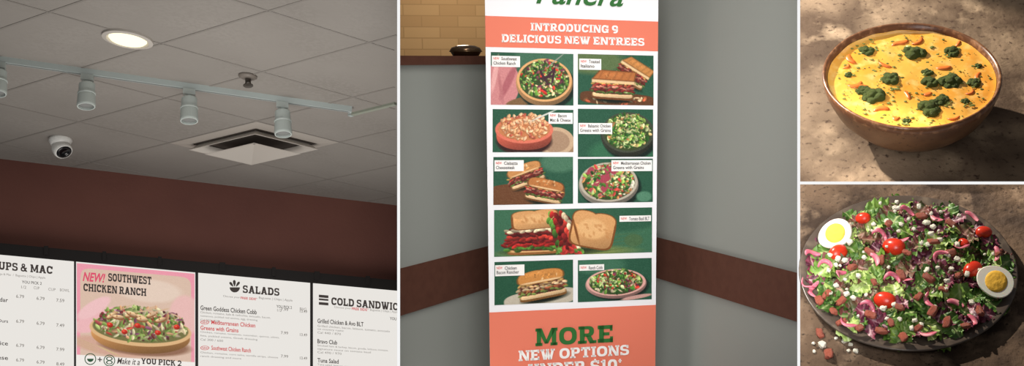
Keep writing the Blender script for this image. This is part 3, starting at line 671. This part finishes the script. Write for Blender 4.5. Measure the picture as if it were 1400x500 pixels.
V,Fc=merge(*ps);add('chopped_herbs',V,Fc,mHerb,kind='stuff',label='tiny green broccoli flecks scattered over the soup',category='herbs')
# =============== salad
pc_=hD.at(1241,378);pc_=Vector((pc_.x,pc_.y,zD))
mPl=M('plate_dark_glaze',(74,64,57),.3,noise=[(30,(100,88,76),.5,.7)])
V,Fc=lathe([(.001,.004),(.15,.004),(.155,0),(.17,.004),(.225,.014),(.252,.024),(.2535,.028),(.250,.030),(.222,.021),(.165,.012),(.001,.011)],pc_,Vector((0,0,1)),72)
add('dinner_plate',V,Fc,mPl,smooth=True,origin=pc_,label='round dark stoneware plate holding the salad',category='plate')
def mh(x,y):
    r=math.hypot(x,y)/.24;return .022+.026*max(0,1-r*r)**.7
def mound(u,v,ex=0):
    z=zD+.05
    for _ in range(8):
        P_=HP(z).at(u,v);d=P_-pc_;z=zD+mh(d.x,d.y)+ex
    return Vector((P_.x,P_.y,z))
mLeaf=M('salad_leaf',(90,140,50),.42,attr=True,spec=.4,bump=.25,bscale=70)
def leaf(seed,L_,W_,cols3,frill=1):
    rnd=random.Random(seed);n1,n2=18,30;V=[];Cc=[];ph1=rnd.random()*6;curl=rnd.uniform(.1,.6);bend=rnd.uniform(-.9,.4);tw=rnd.uniform(-.6,.6)
    e,rb,dk=[np.array(lin(c)) for c in cols3]
    for j in range(n2+1):
        t=j/n2
        for i in range(n1+1):
            s=i/n1*2-1
            w=W_*(math.sin(math.pi*(.06+.9*t)))**.5*(1+.10*math.sin(t*15+ph1+s)+.07*math.sin(t*47+ph1*2))
            x=s*w;y=(t-.5)*L_;ed=abs(s)**2.2
            z=curl*.5*W_*s*s+frill*.17*W_*ed*math.sin(t*32+ph1+s*2)+frill*.10*W_*ed*math.sin(t*58+ph1*3)+bend*L_*(t-.5)**2
            nz=mnoise.noise(Vector((x*38,y*38,seed)));z+=.20*W_*nz
            a=tw*(t-.5);V.append(Vector((x*math.cos(a)-z*math.sin(a),y,x*math.sin(a)+z*math.cos(a))))
            vein=max(0,math.cos((abs(s)*6+t*16)))**10*.35*(1-abs(s))
            m=min(1,math.exp(-(s/.10)**2)*(1-.6*t)+vein);m2=min(1,max(0,.45+nz*1.3-.2*ed))
            Cc.append((e*(1-m2)+dk*m2)*(1-m)+rb*m)
    Fc=[[j*(n1+1)+i,j*(n1+1)+i+1,(j+1)*(n1+1)+i+1,(j+1)*(n1+1)+i] for j in range(n2) for i in range(n1)]
    return mk('leaf',V,Fc,mLeaf,True,np.array(Cc))
G1=((120,150,62),(208,216,160),(84,120,46));G2=((88,124,50),(190,200,138),(56,92,36));G3=((172,192,110),(230,230,194),(138,164,80));PU=((122,50,72),(216,172,178),(72,30,46));PG=((112,62,56),(196,156,140),(72,86,46))
leaves=[]
for i in range(5):leaves.append(('green lettuce leaf',leaf(i,.110,.040,G1,1.2)))
for i in range(5):leaves.append(('dark green lettuce leaf',leaf(20+i,.100,.036,G2,1.3)))
for i in range(3):leaves.append(('pale green lettuce leaf',leaf(40+i,.085,.032,G3)))
for i in range(9):leaves.append(('purple radicchio leaf',leaf(60+i,.10,.030,PU,1.2)))
for i in range(4):leaves.append(('red leaf lettuce leaf',leaf(80+i,.10,.034,PG,1.3)))
random.seed(21)
N=170
for k in range(N):
    t=k*2.39996;r=.222*math.sqrt((k+.5)/N)+random.uniform(-.01,.012);x=r*math.cos(t);y=r*math.sin(t)
    lab,me=random.choice(leaves);o=bpy.data.objects.new('lettuce_leaf',me);link(o)
    o.location=pc_+Vector((x,y,mh(x,y)+random.uniform(-.012,.000)))
    o.rotation_euler=(random.uniform(-.4,.4),random.uniform(-.45,.45),random.random()*6.28);s=random.uniform(.5,.82);o.scale=(s,s,s)
    props(o,label=lab+' tossed in the salad',category='lettuce',group='leaves in the salad')
mEW=M('egg_white',(232,228,216),.4,sub=.2);mYo=M('egg_yolk',(236,184,70),.65,bump=.3,bscale=80,spec=.2)
for (u,v,rpx,rot,tx) in ((1143,318,24,.9,(-.35,-.25,.9)),(1363,385,25,-.5,(.10,-.35,.9))):
    P_=mound(u,v,.028);s=rpx*2.82/F
    n=(Vector(tx)+(CAM-P_).normalized()*.5).normalized();a,b,c=basis(n)
    a2=(a*math.cos(rot)+b*math.sin(rot));b2=n.cross(a2)
    e=thing('boiled_egg_half',P_,'halved hard-boiled egg with yellow yolk on the salad','egg','egg halves on the salad')
    V=[];Fc=[];sg=36;nr_=9
    V+= [P_+a2*(s*1.01*math.cos(i/sg*6.28318)*(1+.1*math.cos(i/sg*6.28318)))+b2*(s*.85*math.sin(i/sg*6.28318))+n*(s*.03) for i in range(sg)]
    for j in range(nr_+1):
        th=math.pi/2*(j/nr_);rr=math.cos(th);hh=-.80*math.sin(th)-.03
        for i in range(sg):
            t=i/sg*6.28318;q=1+.1*math.cos(t);V.append(P_+a2*(s*1.05*rr*math.cos(t)*q)+b2*(s*.88*rr*math.sin(t))+n*(s*hh))
    for j in range(nr_+1):
        for i in range(sg):Fc.append([j*sg+i,j*sg+(i+1)%sg,(j+1)*sg+(i+1)%sg,(j+1)*sg+i])
    Fc.append(list(range(sg)));add('egg_white',V,Fc,mEW,e,smooth=False)
    V,Fc=lathe([(.62*s,.02*s),(.60*s,.05*s),(.45*s,.08*s),(.001,.095*s)],P_+a2*.05*s,n,32);add('egg_yolk',V,Fc,mYo,e,smooth=True)
mTo=M('tomato_red',(196,42,24),.3,noise=[(12,(220,80,38),.5,.75)],spec=.4)
tv=[]
for v in I3[0]:
    q=v.copy();r=math.hypot(q.x,q.y);q.z*=1.25
    if q.z>0:q.z-=.22*math.exp(-(r/.22)**2)
    q*=1+.03*mnoise.noise(v*1.5);tv.append(q)
tom=mk('tomato',tv,I3[1],mTo);V,Fc=lathe([(.09,0),(.12,.03),(.001,.05)],Vector((0,0,.98)),Vector((0,0,1)),8);scar=mk('stem_scar',V,Fc,mStk)
for i,(u,v,r) in enumerate([(1180,298,8.5),(1146,345,11),(1222,337,12.5),(1330,368,11),(1210,410,11.5),(1345,317,9),(1318,332,6.5)]):
    o=bpy.data.objects.new('cherry_tomato',tom);link(o);s=r*2.85/F;o.location=mound(u,v,.008);o.scale=(s,s*.9,s*1.1);o.rotation_euler=(random.uniform(1.2,1.8),random.uniform(-.5,.5),random.uniform(-1.6,-.6) if i%2 else random.uniform(.8,1.8))
    props(o,label='glossy red cherry tomato on top of the salad',category='tomato',group='cherry tomatoes on the salad')
    c=bpy.data.objects.new('stem_scar',scar);link(c);c.parent=o
mOn=M('pickled_onion',(196,92,114),.4,noise=[(40,(222,150,158),.48,.68)],sub=.1)
def arc(R_,ang,w,h,n=24):
    V=[];Fc=[]
    for i in range(n+1):
        t=(i/n-.5)*ang;tp=1-.7*(abs(2*i/n-1))**3
        for a,b in ((-1,-.6),(0,-1),(1,-.6),(1,.6),(0,1),(-1,.6)):
            rr=R_+a*w/2*tp;V.append(Vector((rr*math.cos(t),rr*math.sin(t)*.85,b*h/2*tp+.005*math.sin(t*2.5)+a*.002)))
    for i in range(n):
        for k in range(6):Fc.append([i*6+k,i*6+(k+1)%6,i*6+6+(k+1)%6,i*6+6+k])
    Fc+=[[5,4,3,2,1,0],[n*6+k for k in range(6)]];return V,Fc
ons=[mk('onion',*arc(.027,2.0,.011,.004),mOn),mk('onion',*arc(.022,2.8,.009,.004),mOn),mk('onion',*arc(.034,1.4,.012,.004),mOn)]
for i,(u,v,a) in enumerate([(1115,352,2.),(1125,368,1.),(1236,312,4.5),(1250,372,3.8),(1218,386,1.2),(1305,425,1.4),(1165,432,4.3),(1182,424,.8),(1322,300,1.),(1311,330,5.),(1108,384,4.4),(1345,345,0.),(1160,380,2.6),(1200,325,1.),(1270,440,4.6),(1240,295,1.5),(1290,355,2.2),(1180,360,.4),(1282,405,3.4),(1120,395,2.8),(1290,285,4.),(1318,438,.4)]):
    o=bpy.data.objects.new('pickled_onion_slice',ons[i%3]);link(o);o.location=mound(u,v,.019);o.rotation_euler=(random.uniform(-.4,.4),random.uniform(-.4,.4),a)
    props(o,label='curved pink pickled onion slice on the salad',category='onion',group='pickled onion slices on the salad')
mBa=M('bacon_brown',(148,68,50),.45,noise=[(60,(192,116,94),.45,.65),(30,(100,44,34),.5,.7)],bump=.5,bscale=90)
mFe=M('cheese_white',(232,226,208),.8,bump=.5,bscale=120)
def chunk(seed,sx,sy,sz):
    V=[]
    for v in I3[0]:
        m=max(abs(v.x),abs(v.y),abs(v.z));q=v*(.5+.5/m)*(1+.35*mnoise.noise(v*1.8+Vector((seed*7,0,0)))+.16*mnoise.noise(v*5+Vector((seed,3,0))));V.append(Vector((q.x*sx,q.y*sy,q.z*sz)))
    return V,I3[1]
bas=[mk('bacon',*chunk(i,1,.62,.35),mBa) for i in range(5)];fes=[mk('cheese',*chunk(20+i,1,.8,.65),mFe) for i in range(5)]
def put(name,mesh,P_,s,lab,cat,grp):
    o=bpy.data.objects.new(name,mesh);link(o);o.location=P_;o.scale=(s,s,s);o.rotation_euler=(random.uniform(-.4,.4),random.uniform(-.4,.4),random.random()*6.28);props(o,label=lab,category=cat,group=grp)
bp_=[(1150,411),(1130,402),(1218,441),(1256,405),(1255,448),(1232,376),(1290,395),(1310,376),(1276,330),(1190,345),(1175,448),(1235,460),(1320,445),(1340,425),(1205,355),(1300,305),(1260,295),(1140,425),(1365,345),(1190,430),(1270,380),(1215,305),(1165,365),(1195,385),(1240,345),(1300,345),(1230,420),(1275,425),(1150,440),(1205,452),(1120,410),(1295,440)]
for i,(u,v) in enumerate(bp_):put('bacon_piece',bas[i%5],mound(u,v,.017),random.uniform(.010,.015),'crisp brown bacon piece on the salad','bacon','bacon pieces on the salad')
for k in range(80):
    t=random.random()*6.28;r=.215*math.sqrt(random.random());x=r*math.cos(t);y=r*math.sin(t)
    put('cheese_crumble',fes[k%5],pc_+Vector((x,y,mh(x,y)+.017)),random.uniform(.003,.0075),'white cheese crumble on the salad','cheese','cheese crumbles on the salad')
for (u,v,s) in ((1121,457,.012),(1133,486,.015)):put('bacon_piece',bas[0],hD.at(u,v)+Vector((0,0,s*.4)),s,'crisp brown bacon piece fallen on the tabletop','bacon','bacon pieces beside the plate')
for (u,v,s) in ((1124,473,.009),(1155,467,.007),(1163,472,.005),(1170,481,.006),(1160,480,.004),(1113,481,.004),(1112,470,.004),(1143,463,.004)):put('cheese_crumble',fes[1],hD.at(u,v)+Vector((0,0,s*.6)),s,'white cheese crumble fallen on the tabletop','cheese','cheese crumbles beside the plate')
# =====================================================  lights
w=bpy.data.worlds.new('world');sc.world=w;w.use_nodes=True;w.node_tree.nodes['Background'].inputs[0].default_value=(1,.98,.96,1);w.node_tree.nodes['Background'].inputs[1].default_value=.14
def lamp(kind,name,loc,tgt,energy,color=(1,1,1),**k):
    l=bpy.data.lights.new(name,kind);l.energy=energy;l.color=color
    for a,b in k.items():setattr(l,a,b)
    o=bpy.data.objects.new(name,l);link(o);o.location=loc;d=(tgt-loc).normalized();o.rotation_euler=d.to_track_quat('-Z','Y').to_euler();return o
tC=pt(1247,115,3.6);tD=pt(1243,378,2.9)
def cdir(x,y,z):return (RT*x+UP*y+FW*z).normalized()
lamp('SPOT','sun_soup',tC+cdir(-.25,.27,.03)*3,tC,940,(1,.91,.78),spot_size=.36,spot_blend=.3,shadow_soft_size=.03)
lamp('SPOT','sun_salad',tD+cdir(-.7,1,-.05)*3,tD,590,(1,.92,.8),spot_size=.36,spot_blend=.3,shadow_soft_size=.04)
lamp('AREA','corner_fill',pt(900,-500,3.3),pt(800,260,5.6),14,(1,.98,.94),size=1.4,spread=math.radians(110))  # soft lamp added above and in front of the banner corner
lamp('AREA','front_fill',pt(820,150,2.2),pt(820,250,5.5),12,(1,.99,.98),size=1.0,spread=math.radians(70))  # extra lamp added on the camera side to brighten the banner bay
lamp('AREA','ceiling_fill',pt(260,720,4.6),pt(300,100,5.8),34,(1,.95,.9),size=1.5)  # unseen lamp added below the view to light the ceiling
lamp('POINT','tile_wall_light',pt(620,-40,6.6),pt(620,40,7.1),7,(1,.87,.7),shadow_soft_size=.1)  # unseen point lamp beside the tan tile wall
